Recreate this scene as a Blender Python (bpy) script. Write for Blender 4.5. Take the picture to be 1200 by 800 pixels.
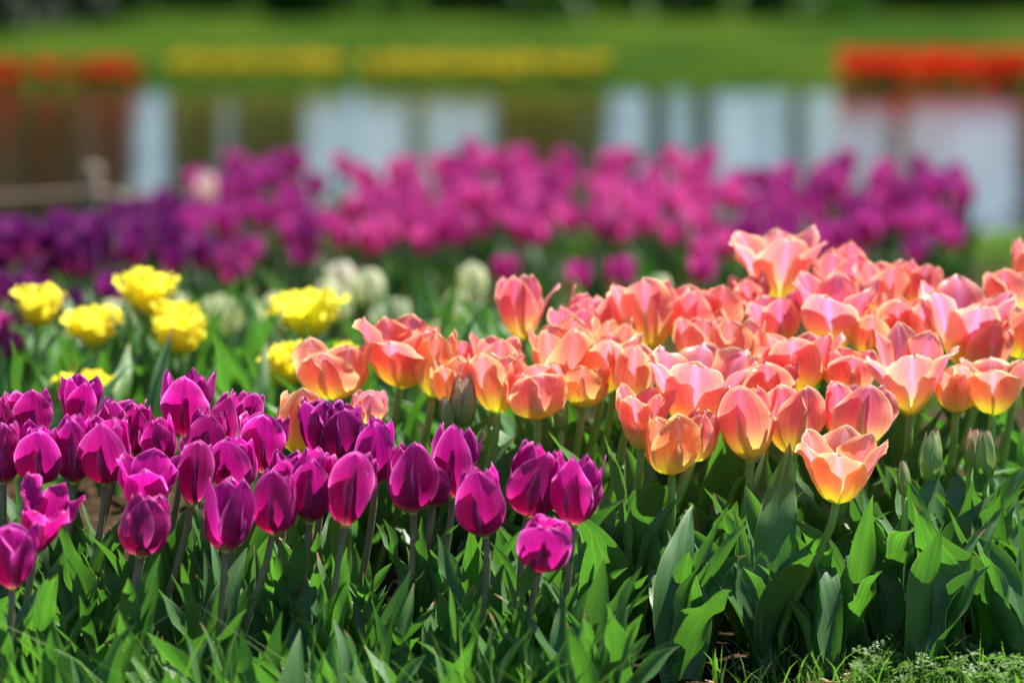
import bpy, math, random
import numpy as np
from mathutils import Vector, Matrix, Quaternion, noise

for o in list(bpy.data.objects):
    bpy.data.objects.remove(o)
SC = bpy.context.scene
COL = SC.collection
R = math.radians
rnd = random.Random(11)

# ------------------------------------------------------------------ camera
HCAM = 0.62
FPX = 4500.0                      # focal length in photo pixels (1200 wide), 135 mm on a 36 mm sensor
PITCH = math.atan(480.0 / FPX)
cam_d = bpy.data.cameras.new("camera")
cam_d.sensor_width = 36.0
cam_d.lens = 135.0
cam_d.clip_start = 0.05
cam_d.clip_end = 2000.0
cam_d.dof.use_dof = True
cam_d.dof.focus_distance = 3.24
cam_d.dof.aperture_fstop = 4.3
cam = bpy.data.objects.new("camera", cam_d)
COL.objects.link(cam)
cam.location = (0, 0, HCAM)
cam.rotation_euler = (math.pi / 2 - PITCH, 0, 0)
SC.camera = cam

# ------------------------------------------------------------------ sky + sun
SUN_EL, SUN_AZ = R(66), R(55)     # sun stands high behind the flowers, a little to the right
world = bpy.data.worlds.new("World")
SC.world = world
world.use_nodes = True
nt = world.node_tree
nt.nodes.clear()
sky = nt.nodes.new("ShaderNodeTexSky")
sky.sky_type = 'NISHITA'
sky.sun_disc = False
sky.sun_elevation = SUN_EL
sky.sun_rotation = SUN_AZ
sky.air_density = 0.75
sky.dust_density = 0.3
sky.ozone_density = 4.0
bg = nt.nodes.new("ShaderNodeBackground")
bg.inputs["Strength"].default_value = 0.06
wo = nt.nodes.new("ShaderNodeOutputWorld")
nt.links.new(sky.outputs[0], bg.inputs[0])
nt.links.new(bg.outputs[0], wo.inputs[0])

sun_d = bpy.data.lights.new("sun", 'SUN')
sun_d.energy = 5.0
sun_d.angle = R(0.53)
sun_d.color = (1.0, 0.955, 0.89)
sun = bpy.data.objects.new("sun", sun_d)
COL.objects.link(sun)
tosun = Vector((math.sin(SUN_AZ) * math.cos(SUN_EL), math.cos(SUN_AZ) * math.cos(SUN_EL), math.sin(SUN_EL)))
sun.rotation_euler = tosun.to_track_quat('Z', 'Y').to_euler()

SC.view_settings.view_transform = 'Standard'
SC.view_settings.look = 'None'
SC.view_settings.exposure = 1.4
SC.view_settings.gamma = 1.0
SC.render.engine = 'CYCLES'
SC.cycles.max_bounces = 10
SC.cycles.diffuse_bounces = 5
SC.cycles.glossy_bounces = 4
SC.cycles.transmission_bounces = 6
SC.cycles.caustics_reflective = False
SC.cycles.caustics_refractive = False
SC.cycles.sample_clamp_indirect = 6.0


def at(px, py, Y):
    """point at forward distance Y (world y) seen at photo pixel (px, py)"""
    cx, cy = (px - 600) / FPX, (400 - py) / FPX
    f = Vector((0, math.cos(PITCH), -math.sin(PITCH)))
    u = Vector((0, math.sin(PITCH), math.cos(PITCH)))
    d = f + u * cy + Vector((cx, 0, 0))
    return Vector((0, 0, HCAM)) + d * (Y / d.y)


def sm(t):
    t = max(0.0, min(1.0, t))
    return t * t * (3 - 2 * t)


POND0, POND1, WATER_Z = 9.75, 20.5, -0.20


def ground(x, y):
    z = 0.0
    z -= 0.035 * sm((3.25 - y) / 0.3) * sm((0.16 - x) / 0.2)
    z += 0.055 * sm((y - 3.3) / 0.5) * sm((5.2 - y) / 1.2)
    z -= 0.08 * sm((y - 5.3) / 1.3)
    z -= 0.08 * sm((y - 8.8) / 0.9)
    z -= 0.40 * sm((y - POND0 - 0.1) / 0.8)
    z += 0.42 * sm((y - (POND1 - 0.7)) / 0.95)
    z += 0.0016 * max(0, y - 21.5)
    if y > 60:
        z += 0.0
    return z


# ------------------------------------------------------------------ materials
def new_mat(name):
    m = bpy.data.materials.new(name)
    m.use_nodes = True
    m.node_tree.nodes.clear()
    return m


class N:
    """tiny node helper"""

    def __init__(s, m):
        s.t = m.node_tree

    def n(s, typ, **kw):
        k = s.t.nodes.new(typ)
        for a, b in kw.items():
            setattr(k, a, b)
        return k

    def l(s, a, b):
        s.t.links.new(a, b)

    def val(s, sock, v):
        if hasattr(v, "is_output"):
            s.l(v, sock)
        else:
            sock.default_value = (*v, 1) if isinstance(v, tuple) and len(v) == 3 else v

    def math(s, op, a, b=0.0, c=None, clamp=False):
        k = s.n("ShaderNodeMath", operation=op, use_clamp=clamp)
        s.val(k.inputs[0], a)
        s.val(k.inputs[1], b)
        if c is not None:
            s.val(k.inputs[2], c)
        return k.outputs[0]

    def mix(s, f, a, b, blend='MIX'):
        k = s.n("ShaderNodeMix", data_type='RGBA', blend_type=blend)
        s.val(k.inputs[0], f)
        for i, v in ((6, a), (7, b)):
            if hasattr(v, "is_output"):
                s.l(v, k.inputs[i])
            else:
                k.inputs[i].default_value = (*v, 1) if len(v) == 3 else v
        return k.outputs[2]

    def step(s, x, a, b):
        k = s.n("ShaderNodeMapRange", interpolation_type='SMOOTHSTEP')
        s.val(k.inputs[0], x)
        k.inputs[1].default_value = a
        k.inputs[2].default_value = b
        return k.outputs[0]

    def ramp(s, f, stops):
        k = s.n("ShaderNodeValToRGB")
        e = k.color_ramp.elements
        while len(e) < len(stops):
            e.new(0.5)
        for i, (p, c) in enumerate(stops):
            e[i].position = p
            e[i].color = (*c, 1)
        s.l(f, k.inputs[0])
        return k.outputs[0]

    def noise(s, vec, scale, detail=3.0, rough=0.5):
        k = s.n("ShaderNodeTexNoise")
        if vec is not None:
            s.l(vec, k.inputs["Vector"])
        k.inputs["Scale"].default_value = scale
        k.inputs["Detail"].default_value = detail
        k.inputs["Roughness"].default_value = rough
        return k.outputs[0]


def uv_streaks(g, su, sv, seed_obj=True):
    tc = g.n("ShaderNodeUVMap")
    mp = g.n("ShaderNodeMapping")
    g.l(tc.outputs[0], mp.inputs[0])
    mp.inputs["Scale"].default_value = (su, sv, 1)
    oi = g.n("ShaderNodeObjectInfo")
    cb = g.n("ShaderNodeCombineXYZ")
    g.l(g.math('MULTIPLY', oi.outputs["Random"], 37.0), cb.inputs[2])
    ad = g.n("ShaderNodeVectorMath", operation='ADD')
    g.l(mp.outputs[0], ad.inputs[0])
    g.l(cb.outputs[0], ad.inputs[1])
    return ad.outputs[0]


def thin_shader(g, col, tcol, fac, rough, spec=0.4, bump=None, sheen=0.0):
    p = g.n("ShaderNodeBsdfPrincipled")
    g.val(p.inputs["Base Color"], col)
    g.val(p.inputs["Roughness"], rough)
    p.inputs["Specular IOR Level"].default_value = spec
    p.inputs["Sheen Weight"].default_value = sheen
    p.inputs["Sheen Roughness"].default_value = 0.4
    t = g.n("ShaderNodeBsdfTranslucent")
    g.val(t.inputs[0], tcol)
    if bump is not None:
        g.l(bump, p.inputs["Normal"])
        g.l(bump, t.inputs["Normal"])
    mx = g.n("ShaderNodeMixShader")
    mx.inputs[0].default_value = fac
    g.l(p.outputs[0], mx.inputs[1])
    g.l(t.outputs[0], mx.inputs[2])
    out = g.n("ShaderNodeOutputMaterial")
    g.l(mx.outputs[0], out.inputs[0])


def bump_of(g, h, strength, dist):
    b = g.n("ShaderNodeBump")
    b.inputs["Strength"].default_value = strength
    b.inputs["Distance"].default_value = dist
    g.l(h, b.inputs["Height"])
    return b.outputs[0]


def petal_mat(name, base_stops, edge_col, edge_amt, rib_col, rib_amt, tfac, sat_t, rough, sheen, t_gain=1.0, rim_col=None, fleck=0.0, fleck_col=(.8, .6, .4)):
    m = new_mat(name)
    g = N(m)
    uvn = g.n("ShaderNodeUVMap")
    sp = g.n("ShaderNodeSeparateXYZ")
    g.l(uvn.outputs[0], sp.inputs[0])
    u = g.math('MULTIPLY', g.math('SUBTRACT', sp.outputs[0], 0.5), 2.0)
    au = g.math('ABSOLUTE', u)
    v = sp.outputs[1]
    st = uv_streaks(g, 19, 1.5)
    fine = g.noise(st, 1.0, 4, 0.6)
    soft = g.noise(uv_streaks(g, 5, 1.2), 1.0, 2, 0.5)
    vv = g.math('ADD', v, g.math('MULTIPLY', g.math('SUBTRACT', fine, 0.5), 0.16))
    vv = g.math('SUBTRACT', vv, g.math('MULTIPLY', g.math('POWER', au, 2.0), 0.05))
    base = g.ramp(vv, base_stops)
    oi = g.n("ShaderNodeObjectInfo")
    up = g.step(v, 0.28, 0.6)
    # margin and midrib
    ef = g.math('MULTIPLY', g.step(g.math('ADD', au, g.math('MULTIPLY', g.math('SUBTRACT', soft, 0.5), 0.5)), 0.45, 1.05), edge_amt)
    ef = g.math('MULTIPLY', ef, g.step(v, 0.12, 0.5))
    c = g.mix(ef, base, edge_col)
    rf = g.math('SUBTRACT', 1.0, g.step(g.math('ADD', au, g.math('MULTIPLY', g.math('SUBTRACT', fine, 0.5), 0.12)), 0.02, 0.26))
    rf = g.math('MULTIPLY', g.math('MULTIPLY', rf, rib_amt), g.step(v, 0.25, 0.55))
    c = g.mix(rf, c, rib_col)
    # per plant tint (object colour) only above the base
    c = g.mix(g.math('ADD', 0.25, g.math('MULTIPLY', up, 0.75)), c, g.mix(1.0, c, oi.outputs["Color"], 'MULTIPLY'))
    if rim_col is not None:
        rim = g.math('MAXIMUM', g.step(au, 0.86, 1.0), g.step(v, 0.93, 1.0))
        rim = g.math('MULTIPLY', g.math('MULTIPLY', rim, g.step(v, 0.15, 0.45)), g.math('ADD', 0.25, g.math('MULTIPLY', soft, 0.8)))
        c = g.mix(rim, c, rim_col)
    if fleck:
        fl = g.step(g.noise(uv_streaks(g, 9, 5), 1.0, 4, 0.65), 0.66, 0.76)
        fl = g.math('MULTIPLY', g.math('MULTIPLY', fl, g.step(g.math('MAXIMUM', v, au), 0.55, 0.95)), fleck)
        c = g.mix(fl, c, fleck_col)
    k = g.math('ADD', 0.62, g.math('MULTIPLY', fine, 0.74))
    hs = g.n("ShaderNodeHueSaturation")
    g.l(c, hs.inputs["Color"])
    g.l(k, hs.inputs["Value"])
    g.l(g.math('ADD', 0.485, g.math('MULTIPLY', soft, 0.03)), hs.inputs["Hue"])
    col = hs.outputs[0]
    ht = g.n("ShaderNodeHueSaturation")
    g.l(col, ht.inputs["Color"])
    ht.inputs["Saturation"].default_value = sat_t
    ht.inputs["Value"].default_value = t_gain
    b = bump_of(g, fine, 0.4, 0.0016)
    thin_shader(g, col, ht.outputs[0], tfac, rough, 0.32, b, sheen)
    return m


M = {}
M['purple'] = petal_mat('purple_petal',
    [(0.0, (0.50, 0.46, 0.20)), (0.05, (0.52, 0.22, 0.28)), (0.15, (0.37, 0.007, 0.15)), (0.55, (0.31, 0.004, 0.145)), (1.0, (0.42, 0.012, 0.22))],
    (0.62, 0.07, 0.42), 0.5, (0.22, 0.003, 0.11), 0.4, 0.46, 1.0, 0.32, 0.0, 1.9, rim_col=(0.72, 0.20, 0.55), fleck=0.55, fleck_col=(0.75, 0.50, 0.45))
M['salmon'] = petal_mat('salmon_petal',
    [(0.0, (0.62, 0.72, 0.18)), (0.10, (0.86, 0.80, 0.18)), (0.27, (0.88, 0.72, 0.20)), (0.46, (0.88, 0.37, 0.25)), (0.7, (0.88, 0.235, 0.24)), (1.0, (0.89, 0.26, 0.29))],
    (0.95, 0.53, 0.27), 0.8, (0.88, 0.32, 0.52), 0.9, 0.46, 1.0, 0.34, 0.15, 1.05, rim_col=(0.97, 0.78, 0.52), fleck=0.35, fleck_col=(0.92, 0.70, 0.42))
M['yellow'] = petal_mat('yellow_petal',
    [(0.0, (0.60, 0.62, 0.06)), (0.2, (0.91, 0.82, 0.04)), (1.0, (0.94, 0.84, 0.06))],
    (0.95, 0.90, 0.14), 0.5, (0.92, 0.80, 0.03), 0.3, 0.5, 1.0, 0.45, 0.1, 1.25)
M['white'] = petal_mat('white_petal',
    [(0.0, (0.50, 0.60, 0.20)), (0.35, (0.80, 0.82, 0.50)), (1.0, (0.90, 0.88, 0.72))],
    (0.85, 0.83, 0.72), 0.4, (0.55, 0.62, 0.28), 0.6, 0.4, 1.0, 0.45, 0.1)
M['magenta'] = petal_mat('magenta_petal',
    [(0.0, (0.45, 0.35, 0.2)), (0.15, (0.55, 0.04, 0.26)), (1.0, (0.60, 0.045, 0.32))],
    (0.72, 0.12, 0.45), 0.5, (0.45, 0.02, 0.25), 0.3, 0.45, 1.0, 0.4, 0.2)
M['bud'] = petal_mat('bud_petal',
    [(0.0, (0.26, 0.44, 0.08)), (0.45, (0.38, 0.52, 0.14)), (0.85, (0.62, 0.50, 0.34)), (1.0, (0.70, 0.36, 0.34))],
    (0.68, 0.44, 0.38), 0.5, (0.26, 0.42, 0.14), 0.8, 0.35, 1.0, 0.42, 0.1)


def leaf_mat(name, dark, light, tcol, tfac=0.34, rough=0.42):
    m = new_mat(name)
    g = N(m)
    uvn = g.n("ShaderNodeUVMap")
    sp = g.n("ShaderNodeSeparateXYZ")
    g.l(uvn.outputs[0], sp.inputs[0])
    au = g.math('ABSOLUTE', g.math('MULTIPLY', g.math('SUBTRACT', sp.outputs[0], 0.5), 2.0))
    v = sp.outputs[1]
    fine = g.noise(uv_streaks(g, 34, 0.8), 1.0, 3, 0.65)
    soft = g.noise(uv_streaks(g, 3, 2.2), 1.0, 3, 0.55)
    oi = g.n("ShaderNodeObjectInfo")
    f = g.math('ADD', g.math('MULTIPLY', soft, 0.55), g.math('MULTIPLY', oi.outputs["Random"], 0.45))
    c = g.mix(f, dark, light)
    c = g.mix(g.step(fine, 0.4, 0.95), c, (light[0] * 1.6, light[1] * 1.45, light[2] * 1.4))
    edge = g.step(au, 0.95, 1.0)  # pale margin, with the bright edge highlight put into the colour
    c = g.mix(g.math('MULTIPLY', edge, 0.5), c, (0.50, 0.55, 0.30))
    tip = g.step(g.math('ADD', v, g.math('MULTIPLY', g.math('SUBTRACT', oi.outputs["Random"], 0.5), 0.12)), 0.955, 1.0)
    c = g.mix(g.math('MULTIPLY', tip, 0.8), c, (0.42, 0.20, 0.10))
    t = g.mix(g.step(fine, 0.3, 0.75), tcol, (tcol[0] * 0.35, tcol[1] * 0.5, tcol[2] * 0.8))
    t = g.mix(g.math('MULTIPLY', edge, 0.5), t, (0.45, 0.60, 0.18))
    hs = g.n("ShaderNodeHueSaturation")
    g.l(t, hs.inputs["Color"])
    g.l(g.math('ADD', 0.7, g.math('MULTIPLY', oi.outputs["Random"], 0.5)), hs.inputs["Value"])
    b = bump_of(g, g.math('ADD', g.math('MULTIPLY', fine, 0.6), g.math('MULTIPLY', soft, 1.6)), 0.45, 0.0016)
    thin_shader(g, c, hs.outputs[0], tfac, rough, 0.6, b)
    return m


M['leaf'] = leaf_mat('tulip_leaf', (0.034, 0.112, 0.026), (0.105, 0.235, 0.080), (0.15, 0.44, 0.025))
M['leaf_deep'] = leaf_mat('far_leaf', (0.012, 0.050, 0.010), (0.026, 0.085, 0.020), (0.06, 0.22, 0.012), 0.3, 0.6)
M['leaf_fresh'] = leaf_mat('fresh_leaf', (0.045, 0.14, 0.025), (0.11, 0.25, 0.06), (0.15, 0.44, 0.03))


def stem_mat(name, c1, c2):
    m = new_mat(name)
    g = N(m)
    tc = g.n("ShaderNodeTexCoord")
    mp = g.n("ShaderNodeMapping")
    mp.inputs["Scale"].default_value = (300, 300, 30)
    g.l(tc.outputs["Object"], mp.inputs[0])
    f = g.noise(mp.outputs[0], 1.0, 3)
    p = g.n("ShaderNodeBsdfPrincipled")
    g.l(g.mix(f, c1, c2), p.inputs["Base Color"])
    p.inputs["Roughness"].default_value = 0.42
    p.inputs["Subsurface Weight"].default_value = 0.25
    p.inputs["Subsurface Radius"].default_value = (0.002, 0.004, 0.001)
    out = g.n("ShaderNodeOutputMaterial")
    g.l(p.outputs[0], out.inputs[0])
    return m


M['stem'] = stem_mat('green_stem', (0.15, 0.32, 0.045), (0.25, 0.44, 0.07))
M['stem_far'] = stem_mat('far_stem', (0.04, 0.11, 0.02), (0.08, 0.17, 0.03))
M['stem_dark'] = stem_mat('dark_stem', (0.15, 0.125, 0.08), (0.24, 0.24, 0.12))
M['pistil'] = stem_mat('pistil', (0.4, 0.42, 0.1), (0.5, 0.45, 0.12))


def simple_mat(name, c1, c2, scale=8.0, rough=0.7, bump=0.0, bdist=0.01, spec=0.3):
    m = new_mat(name)
    g = N(m)
    tc = g.n("ShaderNodeTexCoord")
    f = g.noise(tc.outputs["Object"], scale, 5, 0.6)
    p = g.n("ShaderNodeBsdfPrincipled")
    g.l(g.mix(f, c1, c2), p.inputs["Base Color"])
    p.inputs["Roughness"].default_value = rough
    p.inputs["Specular IOR Level"].default_value = spec
    if bump:
        g.l(bump_of(g, f, bump, bdist), p.inputs["Normal"])
    out = g.n("ShaderNodeOutputMaterial")
    g.l(p.outputs[0], out.inputs[0])
    return m


M['wood'] = simple_mat('weathered_wood', (0.18, 0.14, 0.10), (0.32, 0.25, 0.19), 40, 0.8, 0.4, 0.003)
M['rope'] = simple_mat('rope', (0.24, 0.17, 0.13), (0.36, 0.28, 0.22), 120, 0.9, 0.5, 0.003)
M['stone'] = simple_mat('pale_stone', (0.34, 0.33, 0.31), (0.50, 0.48, 0.45), 6, 0.85, 0.3, 0.01)
M['bark'] = simple_mat('bark', (0.030, 0.022, 0.015), (0.085, 0.062, 0.045), 9, 0.9, 0.8, 0.03)
M['litter'] = simple_mat('dry_leaf', (0.20, 0.10, 0.05), (0.42, 0.28, 0.16), 40, 0.8)


def foliage_mat(name, c1, c2, t, fac=0.4):
    m = new_mat(name)
    g = N(m)
    geo = g.n("ShaderNodeNewGeometry")
    c = g.mix(geo.outputs["Random Per Island"], c1, c2)
    thin_shader(g, c, t, fac, 0.5, 0.3)
    return m


M['grass'] = foliage_mat('grass_blade', (0.05, 0.13, 0.02), (0.12, 0.24, 0.05), (0.16, 0.40, 0.03), 0.45)
M['weed'] = foliage_mat('weed_leaf', (0.06, 0.13, 0.03), (0.13, 0.22, 0.06), (0.15, 0.34, 0.04), 0.4)
M['tree_leaf'] = foliage_mat('tree_leaf', (0.020, 0.055, 0.010), (0.05, 0.11, 0.02), (0.08, 0.20, 0.01), 0.35)
M['needle'] = foliage_mat('conifer_leaf', (0.010, 0.022, 0.008), (0.022, 0.040, 0.014), (0.02, 0.045, 0.006), 0.25)
M['shrub_leaf'] = foliage_mat('shrub_leaf', (0.020, 0.065, 0.012), (0.05, 0.12, 0.02), (0.07, 0.22, 0.01), 0.35)
M['red_bloom'] = foliage_mat('red_bloom', (0.55, 0.020, 0.008), (0.72, 0.05, 0.015), (0.85, 0.04, 0.01), 0.45)
M['yellow_bloom'] = foliage_mat('yellow_bloom', (0.55, 0.42, 0.015), (0.68, 0.52, 0.03), (0.75, 0.60, 0.03), 0.4)


def ground_mat():
    m = new_mat('ground_soil_and_lawn')
    g = N(m)
    tc = g.n("ShaderNodeTexCoord")
    at_ = g.n("ShaderNodeAttribute", attribute_name="lawn")
    n1 = g.noise(tc.outputs["Object"], 55, 6, 0.7)
    n2 = g.noise(tc.outputs["Object"], 1.3, 4, 0.6)
    n3 = g.noise(tc.outputs["Object"], 220, 3, 0.6)
    n4 = g.noise(tc.outputs["Object"], 0.5, 4, 0.65)
    soil = g.ramp(g.math('ADD', g.math('MULTIPLY', n1, 0.7), g.math('MULTIPLY', n3, 0.3)),
                  [(0.3, (0.012, 0.008, 0.005)), (0.52, (0.045, 0.028, 0.016)), (0.68, (0.13, 0.085, 0.05))])
    lw = g.ramp(g.math('ADD', g.math('MULTIPLY', n2, 0.4), g.math('MULTIPLY', n4, 0.6)),
                [(0.42, (0.007, 0.025, 0.0015)), (0.5, (0.021, 0.046, 0.002)), (0.58, (0.055, 0.082, 0.005))])
    lw = g.mix(g.math('MULTIPLY', n3, 0.5), lw, (0.03, 0.08, 0.008))
    c = g.mix(at_.outputs["Fac"], soil, lw)
    p = g.n("ShaderNodeBsdfPrincipled")
    g.l(c, p.inputs["Base Color"])
    p.inputs["Roughness"].default_value = 0.95
    p.inputs["Specular IOR Level"].default_value = 0.02
    g.l(bump_of(g, g.math('ADD', n1, n3), 0.7, 0.008), p.inputs["Normal"])
    out = g.n("ShaderNodeOutputMaterial")
    g.l(p.outputs[0], out.inputs[0])
    return m


def water_mat():
    m = new_mat('pond_water')
    g = N(m)
    tc = g.n("ShaderNodeTexCoord")
    mp = g.n("ShaderNodeMapping")
    mp.inputs["Scale"].default_value = (1.0, 1.6, 1.0)
    g.l(tc.outputs["Object"], mp.inputs[0])
    a = g.noise(mp.outputs[0], 3.0, 3, 0.5)
    b = g.noise(mp.outputs[0], 11.0, 2, 0.5)
    p = g.n("ShaderNodeBsdfPrincipled")
    p.inputs["Base Color"].default_value = (0.018, 0.020, 0.010, 1)
    p.inputs["Roughness"].default_value = 0.045
    p.inputs["IOR"].default_value = 1.33
    g.l(bump_of(g, g.math('ADD', a, g.math('MULTIPLY', b, 0.3)), 0.2, 0.035), p.inputs["Normal"])
    out = g.n("ShaderNodeOutputMaterial")
    g.l(p.outputs[0], out.inputs[0])
    return m


# ------------------------------------------------------------------ mesh helpers
def mesh_from(name, V, F, mat, uv=None, smooth=True):
    me = bpy.data.meshes.new(name)
    me.from_pydata([tuple(p) for p in V], [], F)
    if uv is not None:
        lay = me.uv_layers.new(name="UVMap")
        li = np.empty(len(me.loops), dtype=np.int32)
        me.loops.foreach_get("vertex_index", li)
        lay.data.foreach_set("uv", np.asarray(uv, dtype=np.float32)[li].ravel())
    if smooth:
        me.polygons.foreach_set("use_smooth", [True] * len(me.polygons))
    me.materials.append(mat)
    me.update()
    return me


def link(name, me, parent=None, loc=(0, 0, 0)):
    o = bpy.data.objects.new(name, me)
    COL.objects.link(o)
    o.location = loc
    if parent is not None:
        o.parent = parent
    return o


def thing(name, label, cat, loc, group=None):
    o = bpy.data.objects.new(name, None)
    COL.objects.link(o)
    o.empty_display_size = 0.03
    o.location = loc
    o['label'] = label
    o['category'] = cat
    if group:
        o['group'] = group
    return o


def tag(o, label, cat, group=None):
    o['label'] = label
    o['category'] = cat
    if group:
        o['group'] = group
    return o


_faces = {}


def grid_faces(nv, nu):
    k = (nv, nu)
    if k not in _faces:
        _faces[k] = [(j * nu + i, j * nu + i + 1, (j + 1) * nu + i + 1, (j + 1) * nu + i) for j in range(nv - 1) for i in range(nu - 1)]
    return _faces[k]


def tube(pts, radii, sides=7, cap=True):
    V, F = [], []
    n = len(pts)
    for i, p in enumerate(pts):
        a = pts[max(i - 1, 0)]
        b = pts[min(i + 1, n - 1)]
        t = (b - a).normalized()
        s = t.cross(Vector((0.3, 1, 0.1))).normalized()
        q = t.cross(s).normalized()
        for k in range(sides):
            an = 2 * math.pi * k / sides
            V.append(p + (s * math.cos(an) + q * math.sin(an)) * radii[i])
    for i in range(n - 1):
        for k in range(sides):
            k2 = (k + 1) % sides
            F.append((i * sides + k, i * sides + k2, (i + 1) * sides + k2, (i + 1) * sides + k))
    if cap:
        F.append(tuple(range(sides - 1, -1, -1)))
        F.append(tuple((n - 1) * sides + k for k in range(sides)))
    return V, F


# ------------------------------------------------------------------ petals and leaves
PROF = {  # tangent angle (deg above horizontal) along the petal: v = 0, .12, .3, .55, .8, 1
    'c': (5, 50, 80, 91, 97, 100),       # closed egg
    'u': (10, 50, 69, 78, 83, 84),         # cup
    'o': (12, 47, 62, 69, 69, 54),         # open cup
    'w': (12, 42, 55, 60, 54, 22),        # wide open, tips folding out
    'b': (25, 66, 84, 95, 101, 104),      # bud
}
PV = (0, .12, .3, .55, .8, 1)


def petal(rs, L, hw, prof, nv, nu, kc=1.05, ruffle=0.0, curl=0.0, point=0.5, rscale=1.0, dth=0.0, twist=0.0):
    """petal grid pointing along +X (radial), Y lateral, Z up; returns (nv*nu,3), uv"""
    th = np.array(PROF[prof], float) if isinstance(prof, str) else np.array(prof, float)
    th = th + dth * np.array([0, .3, .8, 1, 1.1, 1.2]) + np.array([0] + [rs.uniform(-3, 3) for _ in range(5)])
    fine = np.linspace(0, 1, 80)
    t = np.interp(fine, PV, th)
    k = np.ones(9) / 9
    t = np.convolve(np.pad(t, 4, mode='edge'), k, mode='valid')
    t = np.radians(t)
    dr = np.cos(t) * L / 79
    dz = np.sin(t) * L / 79
    r = 0.0022 + np.concatenate([[0], np.cumsum(dr)[:-1]]) * rscale
    z = np.concatenate([[0], np.cumsum(dz)[:-1]])
    Rm = r.max()
    tt = np.linspace(0, 1, nv)
    v = 1 - (1 - tt) ** 1.35
    u = np.linspace(-1, 1, nu)
    u = np.sign(u) * np.abs(u) ** 0.85
    rv, zv, av = np.interp(v, fine, r), np.interp(v, fine, z), np.interp(v, fine, t)
    lo = 0.24 + 0.76 * np.sin(np.pi / 2 * np.clip(v / 0.56, 0, 1)) ** 0.9
    q, e = 2.3 - 0.7 * point, 0.52 + 0.35 * point
    v0 = 0.66 - 0.40 * point
    hi = (1 - np.clip((v - v0) / (1 - v0), 0, 1) ** q) ** e
    w = hw * lo * hi
    U, Vv = np.meshgrid(u, v)
    s = U * w[:, None]
    rho = np.maximum(rv, 0.35 * Rm)[:, None] * kc
    a = 1.35 * np.tanh(s / rho / 1.35)
    lat = rho * np.sin(a) * np.clip(np.abs(s) / np.maximum(np.abs(rho * np.sin(a)), 1e-6), 1, 1.25)
    inw = rho * (1 - np.cos(a))
    # ruffles, edge curl, midrib crease
    ph1, ph2 = rs.uniform(0, 6.28), rs.uniform(0, 6.28)
    fr = rs.uniform(2.0, 3.4)
    side = np.where(U > 0, ph1, ph2)
    ru = ruffle * np.abs(U) ** 2 * np.sin(2 * np.pi * fr * Vv + side) * np.clip(Vv * 2 - .3, 0, 1)
    ru += 0.5 * ruffle * np.sin(7 * U + ph1) * np.clip((Vv - .75) * 4, 0, 1)
    ru += 0.35 * ruffle * np.abs(U) ** 3 * np.sin(2 * np.pi * fr * 3.1 * Vv + side * 2) * np.clip(Vv * 2 - .5, 0, 1)
    cu = -curl * np.abs(U) ** 3 * np.clip((Vv - .35) / .4, 0, 1) ** 1.5
    rib = 0.018 * hw * 2 * np.exp(-(U / 0.12) ** 2) * np.clip(Vv * 3, 0, 1)
    d = inw + (ru + cu) * (0.25 + 0.75 * w / w.max())[:, None] + rib
    nr, nz = -np.sin(av)[:, None], np.cos(av)[:, None]
    X = rv[:, None] + nr * d
    Z = zv[:, None] + nz * d
    Y = lat + twist * Vv ** 2 * L
    # tip unevenness
    Z = Z + 0.02 * L * np.sin(5.3 * U + ph2) * np.clip((Vv - .7) / .3, 0, 1) * (1 + ruffle / max(hw, 1e-5))
    P = np.stack([X, Y, Z], -1).reshape(-1, 3)
    uv = np.stack([(U + 1) / 2, Vv], -1).reshape(-1, 2)
    return P, uv


def rotz(P, a):
    c, s = math.cos(a), math.sin(a)
    Q = P.copy()
    Q[:, 0] = P[:, 0] * c - P[:, 1] * s
    Q[:, 1] = P[:, 0] * s + P[:, 1] * c
    return Q


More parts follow.
